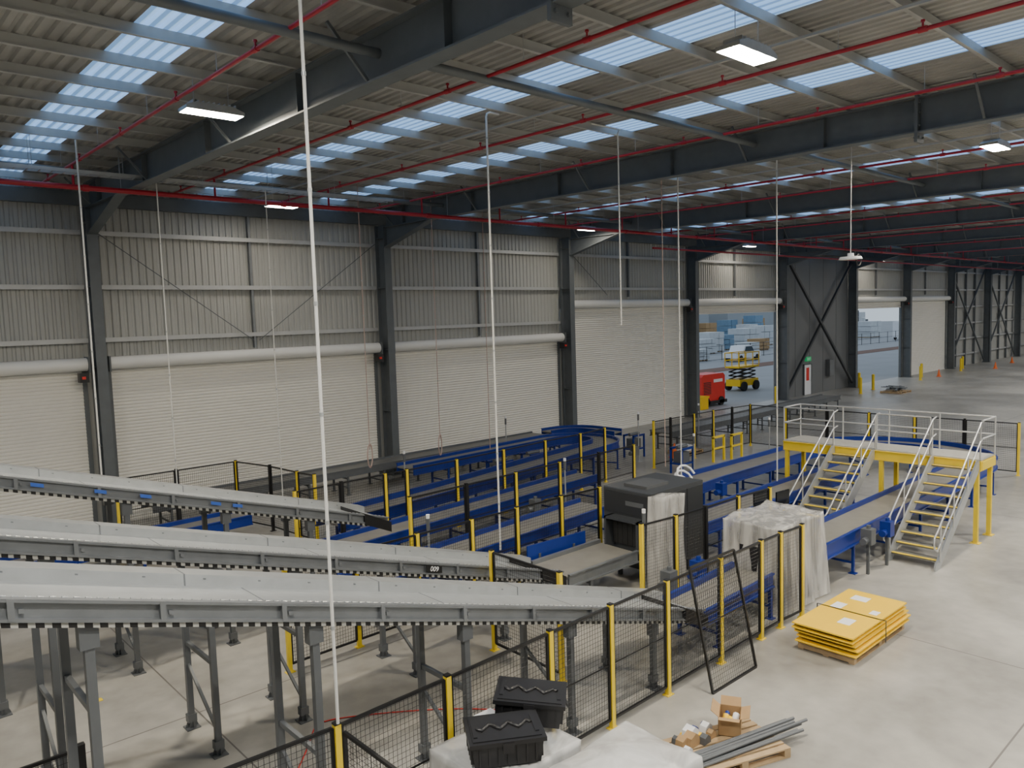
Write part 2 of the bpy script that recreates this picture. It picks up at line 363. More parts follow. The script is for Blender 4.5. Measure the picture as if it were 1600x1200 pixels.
# ---------------------------------------------------------------- services
def redbranch():
    mb=MB().cyl((0,YF+1,10.05+rz(YF+1)),(0,24.6,10.05+rz(24.6)),.032,8)
    cp=MB(); y=23.5
    while y>YF+2:
        z=10.05+rz(y); cp.cyl((0,y-.06,z),(0,y+.06,z),.045,8); cp.cyl((0,y,z),(0,y,z+.12),.015,6); cp.cyl((0,y,z+.1),(0,y,z+.13),.03,6); y-=3.2
    hg=MB(); y=22
    while y>YF+2:
        z=10.05+rz(y); hg.cyl((0,y,z),(0,y,z+.45),.006,5); y-=3.3
    rs=MB().cyl((0,21,9.5),(0,21,10.0),.03,8)
    return thing("sprinkler_branch_pipe","thin red sprinkler branch pipe hung under the purlins","pipe",[("pipe",mb,"red"),("coupling",cp,"red"),("hanger_rod",hg,"galv"),("riser",rs,"red")],group="red sprinkler branches",rootpart=True)
rb=redbranch(); rb.location.x=5.0-6.84
for k in range(1,30): dup(rb,(3.42*k,0,0))
mp=MB().cyl((XA+.3,21,9.46),(XB-1,21,9.46),.065,10); cp=MB(); x=XA+2
hg=MB()
while x<XB-2:
    cp.cyl((x-.07,21,9.46),(x+.07,21,9.46),.085,10); hg.cyl((x+.8,21,9.5),(x+.8,21,10.45),.008,5); x+=5.13
thing("sprinkler_main_pipe","thick red sprinkler main pipe running along the wall","pipe",[("pipe",mp,"red"),("coupling",cp,"red"),("hanger_rod",hg,"galv")],rootpart=True)
mp=MB().cyl((31,23.6,9.2),(XB-1,23.6,9.2),.05,10); hg=MB(); x=33
while x<XB-2: hg.cyl((x,23.6,9.2),(x,23.6,10.48),.01,5); x+=5.13
thing("sprinkler_main_pipe","thinner red sprinkler pipe above the far doorways","pipe",[("pipe",mp,"red"),("hanger_rod",hg,"galv")],rootpart=True)
ct=MB(); 
for y in (20.2,20.5): ct.box(XA+.3,13.6,y-.012,y+.012,9.66,9.74)
x=XA+.4
while x<13.6: ct.box(x,x+.03,20.2,20.5,9.66,9.67); x+=.25
hr=MB(); x=-5.5
while x<13.5:
    for y in (20.2,20.5): hr.cyl((x,y,9.7),(x,y,10.45),.006,5)
    x+=1.9
thing("cable_tray","galvanised ladder cable tray hung from the roof","cable tray",[("tray",ct,"galv"),("hanger_rod",hr,"galv")],rootpart=True)
PROTO={}
def lamp(x,y,mm):
    z=9.78+rz(y)
    if mm not in PROTO:
        h=MB().poly([(-.5,0),(.5,0),(.5,.06),(.3,.13),(-.3,.13),(-.5,.06)],-.19,.19,'y'); 
        for k in range(-4,5): h.box(k*.09-.008,k*.09+.008,-.15,.15,.12,.17)
        l=MB().add([(-.48,-.175,-.004),(.48,-.175,-.004),(.48,.175,-.004),(-.48,.175,-.004)],[(0,3,2,1)])
        parts=[("housing",h,"galv"),("lamp_lens",l,mm)]
        for xx in (-.3,.3): parts.append(("suspension_rod",MB().cyl((xx,0,.1),(xx,0,.735),.006,5),"galv"))
        o=thing("high_bay_lamp","rectangular LED high bay lamp glowing warm white","lamp",parts,group="high bay lamps")
        o.location=Vector(o.location)+Vector((x,y,z)); PROTO[mm]=(o,Vector((x,y,z))); return
    o,p=PROTO[mm]; dup(o,Vector((x,y,z))-p)
for x,y in ((10.1,6.0),(20.7,5.9),(5.45,13.5)): lamp(x,y,"lensm")
for x,y in ((11.5,23.4),(25.8,23.2),(41.6,24.6),(60,24.3)): lamp(x,y,"lensw")
for x,y in ((1,3),(9,-2),(17,1),(26,2),(36,5),(48,8),(62,11),(76,13),(95,16),(-3.5,13),(14,-8),(30,-8),(46,-8),(66,-4),(110,8),(88,2)): lamp(x,y,"lens")  # extra lamps added out of view to brighten the hall
# hanging poles
def pole(x,y,z0,z1,r,lab,m="white",hook=None,coil=False,cat="hanging conduit"):
    mb=MB(); path=[(x,y,z0),(x,y,z1)]
    if hook: path=[(x,y,z0),(x,y,z1-.1),(x+.03,y,z1-.03),(x+.1,y,z1),(x+hook,y,z1)]
    mb.tube(path,r,8)
    parts=[("conduit",mb,m)]
    cl=MB(); zz=z0+1
    while zz<z1-.5: cl.cyl((x,y,zz),(x,y,zz+.04),r*1.3,8); zz+=1.1
    parts.append(("clip",cl,"galv"))
    if coil:
        c=MB(); pts=[]
        for i in range(60):
            a=i/60*2*math.pi*3; rr=.28+.02*math.sin(i*.7); pts.append((x+rr*math.sin(a)*.7,y+rr*math.sin(a)*.6,z0-.2+rr*1.3*math.cos(a)))
        c.tube(pts,.016,6); parts.append(("cable_coil",c,m))
    thing("hanging_cable" if coil else "hanging_conduit",lab,cat,parts,rootpart=True)
pole(4.85,19.9,2.3,10.42,.022,"white conduit drop pole hanging from the roof to the conveyors")
pole(6.7,20.35,1.6,9.68,.016,"thin white conduit dropping from the cable tray")
pole(9.55,20.35,1.0,9.68,.016,"thin white conduit dropping from the cable tray")
pole(3.72,6.95,1.88,10.3,.018,"long white conduit pole standing on a fence post")
pole(13.1,21.4,1.9,10.45,.013,"pinkish hanging cable ending in a loose coil","rope",coil=True,cat="hanging cable")
pole(16.6,22.3,1.7,10.45,.013,"pinkish hanging cable ending in a loose coil","rope",coil=True,cat="hanging cable")
pole(10.7,12.35,1.0,10.25,.021,"white conduit pole with a bent top beside fence",hook=.35)
pole(18.2,21.4,1.2,10.4,.013,"pinkish thin hanging cable dropping to the conveyors","rope",cat="hanging cable")
pole(14.0,11.6,5.75,10.2,.016,"short white conduit hanging from roof, ending in mid air",hook=-.9)
pole(17.4,12.4,1.2,10.1,.018,"white conduit drop beside the scanning machine",hook=-.3)
pole(18.3,13.6,1.5,10.3,.011,"pinkish thin hanging cable dropping to the conveyors","rope",cat="hanging cable")
pole(20.2,11.1,1.1,10.3,.019,"white conduit pole dropping into the conveyor loop")
mb=MB().cyl((17.9,8.0,7.2),(17.9,8.0,10.3),.012,6)
dk=MB().cyl((17.9,8.0,7.1),(17.9,8.0,7.16),.26,16,r2=.23); dk.cyl((17.9,8.0,7.16),(17.9,8.0,7.24),.07,12)
rg=MB().tube([(17.9+.42+.13*math.cos(a*.5),8.0,7.1+.13*math.sin(a*.5)) for a in range(13)],.015,6,closed=True)
thing("hanging_antenna","white disc antenna hanging on a thin rod from roof","antenna",[("rod",mb,"alu"),("antenna_disc",dk,"paper"),("cable_loop",rg,"blk")])
# ---------------------------------------------------------------- inclined conveyors
def incl(yn,yf,xe,ze,lab,legsx,tapes=(),plate=False):
    k=.293; xs=-3.0
    def P(x,y,dz): return (x,y,ze+k*(xe-x)+dz)
    def slab(mb,y0,y1,d0,d1,xa=xs,xb=xe,m=0):
        mb.add([P(xa,y0,d0),P(xb,y0,d0),P(xb,y1,d0),P(xa,y1,d0),P(xa,y0,d1),P(xb,y0,d1),P(xb,y1,d1),P(xa,y1,d1)],
          [(0,3,2,1),(4,5,6,7),(0,1,5,4),(1,2,6,5),(2,3,7,6),(3,0,4,7)],m)
    bed=MB(); slab(bed,yn+.10,yf-.03,.12,.16)
    x=xs+1.6
    while x<xe-.5: slab(bed,yn+.1,yf-.3,.16,.163,x,x+.015,1); x+=2.35
    cov=MB(); slab(cov,yf-.30,yf-.27,.16,.29); slab(cov,yf-.27,yf,.275,.29)
    x=xs+1
    while x<xe-.5:
        slab(cov,yf-.305,yf-.30,.165,.29,x,x+.015,1); slab(cov,yf-.30,yf,.29,.293,x,x+.015,1); x+=2.35
    x=xs+.5
    while x<xe-.3:
        slab(cov,yf-.308,yf-.30,.24,.255,x,x+.025,1); x+=.6
    sd=MB(); slab(sd,yn,yn+.03,.02,.22); slab(sd,yn-.05,yn,.19,.22); slab(sd,yn-.05,yn,.02,.05)
    x=xs+.5
    while x<xe-.3:
        slab(sd,yn-.055,yn,.03,.22,x,x+.05); slab(sd,yn-.03,yn,.09,.13,x+.08,x+.12); x+=1.17
    sf=MB(); slab(sf,yf-.03,yf,.02,.275)
    pf=MB(); slab(pf,yn-.03,yn+.03,-.03,.02)
    tr=MB(); slab(tr,yf-.05,yf,-.06,.02)
    rl=MB(); x=xs+.1
    while x<xe-.1:
        p=P(x,yn+.06,.20); rl.cyl(p,(p[0]+.045,p[1],p[2]-.045*k),.026,6); x+=.09
    hd=MB(); hd.add([P(xe-.6,yn-.06,.24),P(xe+.05,yn-.06,.12),P(xe+.05,yn-.06,-.1),P(xe-.6,yn-.06,0),P(xe-.6,yf+.04,.24),P(xe+.05,yf+.04,.12),P(xe+.05,yf+.04,-.1),P(xe-.6,yf+.04,0)],
        [(0,1,2,3),(7,6,5,4),(0,4,5,1),(1,5,6,2),(2,6,7,3),(3,7,4,0)])
    hd.cyl((xe+.02,yn+.02,ze+.05),(xe+.02,yf-.02,ze+.05),.07,12)
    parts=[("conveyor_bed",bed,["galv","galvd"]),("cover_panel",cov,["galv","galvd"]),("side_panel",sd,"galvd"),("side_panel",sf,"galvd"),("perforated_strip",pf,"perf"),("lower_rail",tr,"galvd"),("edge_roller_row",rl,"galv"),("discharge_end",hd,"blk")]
    for tx in tapes:
        t=MB(); slab(t,yn-.056,yn-.05,.10,.16,tx,tx+.18); parts.append(("blue_tape",t,"tape"))
    if plate:
        t=MB(); slab(t,yn-.07,yn-.056,.06,.18,7.38,7.70); parts.append(("number_plate",t,"blk"))
    for lx in legsx:
        lg=MB(); zt=ze+k*(xe-lx)-.02
        for y in (yn+.08,yf-.08):
            lg.box(lx-.04,lx+.04,y-.04,y+.04,.0,zt)
            lg.box(lx-.1,lx+.1,y-.1,y+.1,0,.015); lg.add([(lx-.1,y,.01),(lx+.1,y,.01),(lx,y,.28),(lx,y-.1,.01),(lx,y+.1,.01)],[(0,1,2),(3,4,2)])
            lg.box(lx-.065,lx+.065,y-.055,y+.055,.1,.22)
        for zz in (1.3,2.6):
            if zt>zz+.6: lg.box(lx-.025,lx+.025,yn+.1,yf-.1,zz*1.0,zz+.06)
        if zt>1.5: lg.beam((lx,yn+.1,.35),(lx,yf-.1,1.0),.04,.04)
        lg.box(lx-.08,lx+.08,yn+.02,yn+.14,zt-.22,zt); lg.box(lx-.08,lx+.08,yf-.14,yf-.02,zt-.22,zt)
        parts.append(("leg_frame",lg,"leg"))
    r=thing("inclined_conveyor",lab,"conveyor",parts,group="inclined steel conveyors")
    for o in KIDS[r]:
        if o.name.startswith("edge_roller_row"): o["kind"]="stuff"
        if o.name.startswith("number_plate"):
            text("009",(7.54,yn-.073,ze+k*(xe-7.54)+.12),.12,(math.pi/2,math.atan(k),0),"paper",o)
    return r
incl(7.35,8.50,10.9,.74,"long galvanised inclined conveyor on tall grey legs beside fence",(1.6,3.75,5.8,7.7,9.6))
incl(10.5,11.7,10.7,.74,"long galvanised inclined conveyor on tall legs feeding scanner",(1.9,3.8,5.1,7.2,9.2),plate=True)
incl(14.1,15.35,9.0,1.55,"galvanised inclined conveyor with blue tape marks on side",(1.8,3.8,5.5,7.2),tapes=(2.4,3.3,4.0,5.2,5.6))
# ---------------------------------------------------------------- flat conveyors
def conveyor(name,lab,path,w=.9,gh=.05,side="blue",bed="belt",leg="blue",sp=1.8,skirt=.2,group=None,guards=(1.6,1)):
    parts=[("belt",MB().sweep(path,0,w/2,-.05,0.0,0),bed)]
    for i,sg in enumerate((1,-1)):
        g=MB().sweep(path,sg*(w/2+.025),.02,-skirt,gh*guards[i]+.02,0); g.sweep(path,sg*(w/2+.045),.035,gh*guards[i],gh*guards[i]+.03,0); g.sweep(path,sg*(w/2+.05),.035,-skirt,-skirt+.03,0)
        parts.append(("side_guard",g,side))
    P=[Vector(p) for p in path]
    acc=sp*.35; 
    for a,b in zip(P[:-1],P[1:]):
        L=(b-a).length; d=(b-a)/L; nn=Vector((-d.y,d.x,0)).normalized(); dd=Vector((d.x,d.y,0)).normalized()
        t=acc
        while t<L:
            c=a+d*t; lg=MB(); zt=c.z-skirt+.02
            for sg in (-1,1):
                q=c+nn*sg*(w/2+.02); lg.beam((q.x,q.y,0),(q.x,q.y,zt),.06,.06,up=(dd.x,dd.y,0))
                lg.beam((q.x,q.y,0),(q.x,q.y,.015),.16,.16)
            q1=c+nn*(w/2);q2=c-nn*(w/2)
            for zz in (.25,zt-.1): lg.beam((q1.x,q1.y,zz),(q2.x,q2.y,zz),.045,.045)
            parts.append(("leg_frame",lg,leg)); t+=sp
        acc=t-L
    return thing(name,lab,"conveyor",parts,group=group)
def arc(cx_,cy_,r,a0,a1,n,z0):
    return [(cx_+r*math.cos(math.radians(a0+(a1-a0)*i/n)),cy_+r*math.sin(math.radians(a0+(a1-a0)*i/n)),z0) for i in range(n+1)]
conveyor("belt_conveyor","long blue-sided belt conveyor turning back in a tight bend",[(9.6,17.95,.85),(13.5,18.3,.9),(18.3,18.9,.98)]+arc(22.0,20.9,1.35,-83,90,14,1.0)+[(15.0,22.25,.9)],w=.95,gh=.08)
conveyor("belt_conveyor","low blue-sided belt conveyor passing behind the scanner",[(7.6,13.3,.8),(9,13.4,.8),(15.5,13.9,.85)],w=.95)
conveyor("belt_conveyor","blue-sided belt conveyor running beside the mesh fence",[(8.4,15.9,.8),(12,16.1,.85),(18.2,16.6,.9)],w=.85)
conveyor("belt_conveyor","blue-framed conveyor beyond the inclined conveyors",[(1.5,20.4,.75),(8.6,20.8,.75)],w=.8)
conveyor("roller_conveyor","long grey flat conveyor parallel to the shutter wall",[(7.0,24.0,.85),(23.6,24.3,.85)],w=.95,gh=.02,side="leg",bed="beltg",leg="leg",sp=1.5)
conveyor("roller_conveyor","long grey flat conveyor leading toward the open doors",[(27.0,20.3,.85),(44.3,20.9,.85)],w=1.0,gh=.02,side="leg",bed="beltg",leg="leg",sp=1.5)
conveyor("curve_conveyor","blue curved belt conveyor linking two grey conveyors",[(23.75,24.05,.95)]+arc(24.35,22.9,1.1,80,0,8,.95)+[(25.7,21.6,.9)],w=.6,gh=.05,sp=1.3)
for (x,y) in ((19.6,20.6),(17.8,20.4),(25.3,20.4),(23.9,17.0)):
    fr=MB()
    for sx in (-.35,.35):
        for sy in (-.25,.25): fr.box(x+sx-.03,x+sx+.03,y+sy-.03,y+sy+.03,0,.95)
    fr.box(x-.38,x+.38,y-.28,y-.22,.9,.98); fr.box(x-.38,x+.38,y+.22,y+.28,.9,.98); fr.box(x-.38,x+.38,y-.28,y+.28,.35,.4)
    bx=MB().box(x-.25,x+.2,y-.2,y+.2,.4,.8); bx.cyl((x-.3,y,.98),(x+.3,y,.98),.07,10)
    thing("drive_frame","blue steel drive frame with motor and roller","drive unit",[("frame",fr,"blue"),("motor_box",bx,"leg")],group="conveyor drive frames")
conveyor("belt_conveyor","wide grey belt conveyor feeding the dark scanner",[(10.85,11.0,.8),(12.9,10.9,.85)],w=1.05,gh=.03,side="galvd",leg="leg")
thing("blue_guard","blue sheet steel guard beside the scanner infeed","guard",[("guard",MB().beam((10.9,11.72,1.0),(12.6,11.62,1.0),.04,.32),"blue"),("post",MB().box(11.2,11.26,11.67,11.73,0,.95).box(12.2,12.26,11.6,11.66,0,.95),"leg")])
conveyor("belt_conveyor","blue-sided conveyor leaving the dark scanner",[(15.45,10.8,.9),(17.6,10.8,.9),(20.9,10.75,.95),(24.2,10.7,.95)],w=.85)
loop=[(16.2,13.0,.95),(20,13.3,.95)]+[(26.8,13.35,.95)]+arc(26.8,10.7,2.65,80,-80,18,.95)+[(26.8,8.05,.95),(15.6,8.0,.85)]
conveyor("loop_conveyor","long blue-sided conveyor loop passing under yellow platform",loop,w=.95,gh=.07,sp=2.0)
conveyor("belt_conveyor","short belt conveyor feeding the plastic-wrapped machine",[(11.0,7.95,.72),(13.5,7.95,.82)],w=.8,gh=.05)
for i,(x,y) in enumerate(((17.2,7.25),(18.1,7.2),(11.9,8.8),(12.8,8.75),(14.3,15.0),(19.2,12.3),(22.6,18.2))):
    mb=MB().box(x-.12,x+.12,y-.12,y+.12,.7,1.05); mb.cyl((x-.28,y,.8),(x-.12,y,.8),.08,10); mb.cyl((x+.02,y,1.05),(x+.02,y,1.12),.05,8)
    lg=MB().box(x-.03,x+.03,y-.03,y+.03,0,.7)
    thing("drive_motor","compact drive motor box on a stand beside conveyor","motor",[("housing",mb,"blue" if i%2 else "leg"),("stand",lg,"leg")],group="conveyor drive motors")
for (x,y) in ((21.2,14.6),(13.2,19.6),(20.6,23.2),(24.6,19.6),(28.4,19.3),(26,14.6),(9.1,12.75),(15.4,14.9),(12.3,9.7)):
    mb=MB().cyl((x,y,0),(x,y,1.7),.022,8); tp=MB().cyl((x,y,1.7),(x,y,1.95),.04,10,0); tp.cyl((x,y,1.95),(x,y,2.03),.04,10,1); bs=MB().box(x-.1,x+.1,y-.1,y+.1,0,.02)
    thing("signal_beacon","thin post with a small signal beacon on top","beacon",[("post",mb,"galv"),("beacon",tp,["leg","paper"]),("base_plate",bs,"galv")],group="signal beacons")
# ---------------------------------------------------------------- scanner
X1,X2,Y1,Y2=13.2,15.15,10.2,11.55
bd=MB().poly([(X1+.02,2.1),(X1,2.08),(X1,.35),(X2,.35),(X2,2.08),(X2-.02,2.1)],Y1,Y2,'y')
top=MB().box(X1+.3,X1+1.1,Y1+.35,Y2-.35,2.1,2.16)
pan=[("access_panel",MB().box(xx,xx+.61,Y1-.02,Y1,.4,2.0),"machp") for xx in (X1+.03,X1+.67,X1+1.31)]
pan+=[("side_door",MB().box(X1-.02,X1,Y1+.05,Y2-.05,1.55,2.02),"machp")]
tun=MB().box(X1-.3,X1,Y1+.15,Y1+.2,.8,1.5); tun.box(X1-.3,X1,Y2-.3,Y2-.25,.8,1.5); tun.box(X1-.3,X1,Y1+.15,Y2-.25,1.45,1.5)
tc_=MB()
for k in range(6): tc_.box(X1-.06,X1-.04,Y1+.21+k*.14,Y1+.34+k*.14,.86,1.45)
ft=[("foot",MB().cyl((xx,yy,0),(xx,yy,.35),.06,8),"leg") for xx in (X1+.3,X2-.3) for yy in (Y1+.2,Y2-.2)]
pn=MB().box(X1+.2,X1+.5,Y1-.04,Y1-.02,1.3,1.55,0); pn.box(X1+.25,X1+.3,Y1-.05,Y1-.04,1.4,1.45,1)
lbl=MB().box(X1-.026,X1-.02,Y1+.2,Y1+.7,1.75,1.85)
thing("baggage_scanner","large charcoal box-shaped x-ray scanning machine over conveyor","scanner",[("body",bd,"mach"),("top_cover",top,"machg"),("tunnel_hood",tun,"mach"),("lead_curtain",tc_,"rub"),("control_panel",pn,["machg","redm"]),("badge",lbl,"leg")]+ft+pan)
def drape(name,lab,x0,x1,y0,y1,z0,z1,amp=.05,seed=0,flare=.12,nx=22,ny=18,nz=16,sag=.1,cat="plastic sheet",mt="film",dome=0):
    mb=MB(); vs=[];fs=[]
    cxm,cym=(x0+x1)/2,(y0+y1)/2
    def disp(x,y,z,side):
        t=(z1-z)/(z1-z0)
        n=noise.noise_vector(Vector((x*1.4+seed,y*1.4,z*.5)))*amp*1.4+noise.noise_vector(Vector((x*4+seed,y*4,z*.9)))*amp*.4
        per=(x-x0)*9+(y-y0)*9.7
        fold=(math.sin(per+seed+1.5*noise.noise(Vector((per*.2,z*.6,seed))))*.7+math.sin(per*2.3+seed*2)*.35)*amp*(.25+.9*t)*side
        k=1+flare*t*t
        dx,dy=(x-cxm),(y-cym); L=max(.01,math.hypot(dx,dy))
        ux,uy=2*dx/(x1-x0),2*dy/(y1-y0)
        dm=dome*(1-ux*ux)*(1-uy*uy) if not side else 0
        return (cxm+dx*k+dx/L*fold+n.x,cym+dy*k+dy/L*fold+n.y,max(.01,z+dm+n.z*(1 if not side else .3)*(1-t*.8)-(0 if side else sag*max(0,noise.noise(Vector((x*1.5+seed,y*1.5,0)))))))
    for j in range(ny+1):
        for i in range(nx+1): vs.append(disp(x0+(x1-x0)*i/nx,y0+(y1-y0)*j/ny,z1,0))
    for j in range(ny):
        for i in range(nx): a=j*(nx+1)+i; fs.append((a,a+1,a+nx+2,a+nx+1))
    ring=[j for j in range(nx+1)]+[k*(nx+1)+nx for k in range(1,ny+1)]+[ny*(nx+1)+i for i in range(nx-1,-1,-1)]+[k*(nx+1) for k in range(ny-1,0,-1)]
    base=[((x0+(x1-x0)*(r%(nx+1))/nx),(y0+(y1-y0)*(r//(nx+1))/ny)) for r in ring]
    prev=ring
    for k in range(1,nz+1):
        z=z1-(z1-z0)*k/nz; cur=[]
        for (bx,by) in base: cur.append(len(vs)); vs.append(disp(bx,by,z,1))
        n=len(ring)
        for i in range(n): fs.append((prev[i],cur[i],cur[(i+1)%n],prev[(i+1)%n]))
        prev=cur
    mb.add(vs,fs,0,True)
    return thing(name,lab,cat,[("film",mb,mt)])
drape("plastic_dust_sheet","translucent plastic sheet hanging beside the scanner corner",12.95,13.7,9.72,10.08,.05,2.12,.05,3,.12,nz=24)
wb=MB(); wb.poly([(13.9,1.7),(13.75,1.55),(13.75,.5),(15.2,.5),(15.2,1.55),(15.05,1.7)],7.42,8.55,'y')
parts=[("body",wb,"machg"),("tunnel_hood",MB().box(13.6,13.76,7.6,8.3,.8,1.3),"blk")]
for xx in (13.95,15.0):
    for yy in (7.55,8.4): parts.append(("leg",MB().box(xx-.05,xx+.05,yy-.05,yy+.05,0,.5),"leg"))
thing("baggage_scanner","grey scanning machine wrapped in translucent plastic sheeting","scanner",parts)
drape("plastic_dust_sheet","translucent plastic sheet with long folds covering a machine",13.60,15.34,7.36,8.68,.04,1.80,.04,11,.07,44,38,20,.1)
for (x,y,z) in ((16.8,9.75,1.2),(17.5,9.55,1.1)):
    st=MB().box(x-.03,x+.03,y-.03,y+.03,0,z); st.box(x-.2,x+.2,y-.15,y+.15,0,.03)
    sc=MB().beam((x-.26,y-.05,z+.25),(x+.26,y-.1,z+.25),.04,.36)
    thing("monitor_stand","black flat monitor mounted on a slim stand","monitor",[("stand",st,"blk"),("monitor",sc,"screen")],group="operator monitors")
mb=MB(); 
for k in range(3):
    mb.tube([(16.3+.1*k+.35*math.cos(a*.55),11.6+.15*math.sin(a*.55),1.55+.12*k+.25*math.sin(a*.55)) for a in range(9)],.03,6)
mb.cyl((16.4,11.6,0),(16.4,11.6,1.6),.02,6)
thing("ribbed_hose","loops of white flexible hose beside the scanner","hose",[("hose",mb,"paper")])
# ---------------------------------------------------------------- platform + stairs
PX0,PX1,PY0,PY1,PZ=21.25,22.25,6.2,11.45,2.1
fr=MB()
for x in (PX0,PX1): 
    fr.box(x-.03,x+.03,PY0,PY1,PZ-.24,PZ-.02); fr.box(x-.07,x+.07,PY0,PY1,PZ-.26,PZ-.24); fr.box(x-.07,x+.07,PY0,PY1,PZ-.02,PZ)
for y in (PY0,PY1,(PY0+PY1)/2): fr.box(PX0,PX1,y-.03,y+.03,PZ-.24,PZ-.02)
parts=[("frame",fr,"yel"),("deck",MB().box(PX0-.04,PX1+.04,PY0,PY1,PZ,PZ+.03),"deck")]
for y in (PY0+.1,8.62,PY1-.1):
    for x in (PX0,PX1):
        lg=MB().box(x-.05,x+.05,y-.05,y+.05,0,PZ-.25); lg.box(x-.11,x+.11,y-.11,y+.11,0,.015); parts.append(("leg",lg,"yel"))
def rail(mb,pts,r=.022): mb.tube(pts,r,8)
hr=MB()
for x,segs in ((PX1,[(PY0,PY1)]),(PX0,[(PY0+1.2,8.75),(9.95,PY1)])):
    for a,b in segs:
        for z in (.55,1.0): rail(hr,[(x,a,PZ+z),(x,b,PZ+z)])
        n=max(1,int((b-a)/1.3))
        for i in range(n+1): y=a+(b-a)*i/n; rail(hr,[(x,y,PZ),(x,y,PZ+1.0)])
for y in (PY0,PY1):
    for z in (.55,1.0): rail(hr,[(PX0,y,PZ+z),(PX1,y,PZ+z)])
parts.append(("handrail",hr,"alu"))
thing("crossover_platform","yellow steel crossover platform with galvanised handrails over conveyors","platform",parts)
def stair(ya,yb,lab,xt=21.2,zt=2.1,run=2.75):
    nst=10; xb=xt-run
    parts=[]
    for y in (ya,yb):
        st=MB()
        st.add([(xb-.1,y-.02,0),(xb+.18,y-.02,0),(xt,y-.02,zt-.22),(xt,y-.02,zt+.02),(xt-.15,y-.02,zt+.02),(xb-.1,y-.02,.12),
                (xb-.1,y+.02,0),(xb+.18,y+.02,0),(xt,y+.02,zt-.22),(xt,y+.02,zt+.02),(xt-.15,y+.02,zt+.02),(xb-.1,y+.02,.12)],
            [(0,1,2,3,4,5),(11,10,9,8,7,6)]+[(i,i+6,(i+1)%6+6,(i+1)%6) for i in range(6)])
        parts.append(("stringer",st,"galv"))
    for i in range(nst):
        z=zt*(i+1)/(nst+1); x=xb+run*(i+.55)/nst-.05
        t=MB().box(x,x+.27,ya+.02,yb-.02,z-.03,z)
        nz=MB().box(x-.012,x+.08,ya+.03,yb-.03,z,z+.008)
        parts.append(("tread",t,"tread",None,[("nosing",nz,"yel")]))
    for y in (ya-.03,yb+.03):
        h=MB()
        def Q(u,dz): return (xb+run*u,y,zt*u+dz)
        for hh in (.95,.5):
            pts=[Q(-.02,hh)]+[Q(u,hh) for u in (.25,.5,.75,1.0)]+[(xt+.25,y,zt+hh+.05)]
            rail(h,pts,.021)
        rail(h,[Q(-.02,.95),(xb-.22,y,.82),(xb-.26,y,.7),(xb-.22,y,.55),Q(-.02,.5)],.021)
        for u in (.05,.35,.68,1.0): rail(h,[Q(u,0.05),Q(u,.95)],.02)
        parts.append(("handrail",h,"alu"))
    thing("access_stair",lab,"stairs",parts,group="platform stairs")
stair(6.25,7.3,"galvanised open stair with yellow nosings at the platform's outer end")
stair(8.8,9.9,"galvanised open stair with yellow nosings inside the conveyor loop")
# ---------------------------------------------------------------- fences
FP={}
def fpost(x,y,h,colr="yel"):
    key=(colr,round(h,2))
    if key in FP: 
        o,ox,oy=FP[key]; dup(o,(x-ox,y-oy,0)); return
    p=MB().box(x-.035,x+.035,y-.035,y+.035,0,h); b=MB().box(x-.08,x+.08,y-.06,y+.06,0,.012); c=MB().box(x-.036,x+.036,y-.036,y+.036,h,h+.02)
    lab={"yel":"yellow square steel post of the mesh safety fence","blk":"black square steel post of the mesh safety fence"}[colr]
    o=thing("fence_post",lab,"fence post",[("post",p,colr),("base_plate",b,colr),("cap",c,"blk")],group="safety fence posts",rootpart=True); FP[key]=(o,x,y)
def fpanel(p,q,h,z0=.14,gap=.055,lab=None,name="mesh_fence",lean=0,dv=.055,dh=.065,group="safety mesh fences"):
    p=Vector((p[0],p[1],0));q=Vector((q[0],q[1],0));d=(q-p);L=d.length;d/=L; p=p+d*gap; L-=2*gap
    nn=Vector((-d.y,d.x,0))
    def T(u,z): return p+d*u+Vector((0,0,z))+nn*lean*(z/h)
    fr=MB()
    for a,b in ((T(0,z0),T(L,z0)),(T(0,h-.03),T(L,h-.03)),(T(.0,z0),T(0,h-.03)),(T(L,z0),T(L,h-.03))): fr.beam(a,b,.034,.034,up=(d.x,d.y,0) if abs((b-a).z)>.1 else (0,0,1))
    if L>1.0: fr.beam(T(0,h*.52),T(L,h*.52),.012,.02)
    w=MB(); r=.0029
    def wire(a,b):
        a,b=Vector(a),Vector(b); t=(b-a).normalized(); u=t.cross(nn).normalized()*r; v=nn*r
        w.add([a-u,a+v,a+u,a-v,b-u,b+v,b+u,b-v],[(0,4,5,1),(1,5,6,2),(2,6,7,3),(3,7,4,0)])
    n=max(2,int(L/dv))
    for i in range(1,n): wire(T(L*i/n,z0),T(L*i/n,h-.03))
    n=int((h-z0)/dh)
    for i in range(1,n): wire(T(0,z0+(h-z0)*i/n),T(L,z0+(h-z0)*i/n))
    thing(name,lab or "black wire mesh safety fence around the conveyors","fence",[("frame",fr,"blk"),("wire_mesh",w,"blk")],group=group,rootpart=True)
def run(pts,h,cols="y",skip=()):
    for i,(x,y) in enumerate(pts):
        if cols[i%len(cols)]!="-": fpost(x,y,h,"blk" if cols[i%len(cols)]=="b" else "yel")
    for i in range(len(pts)-1):
        if i not in skip: fpanel(pts[i],pts[i+1],h)
run([(-1.8,7.08),(-.4,7.08),(1.0,7.08),(2.4,7.08),(3.73,7.0),(5.2,7.03),(6.95,7.08),(8.2,7.1),(9.57,7.12),(11.1,7.14),(12.45,7.16),(13.15,7.16),(13.9,7.12)],1.85,"bbbbyyyyyyyyy")
run([(3.73,6.9),(3.73,5.4)],1.85,"-b")
run([(8.72,8.62),(8.75,10.35)],1.85,"yy")
run([(5.7,12.25),(7.1,12.28),(8.5,12.3),(9.9,12.32),(11.2,12.34),(12.6,12.34),(13.9,12.3)],1.85,"yyy")
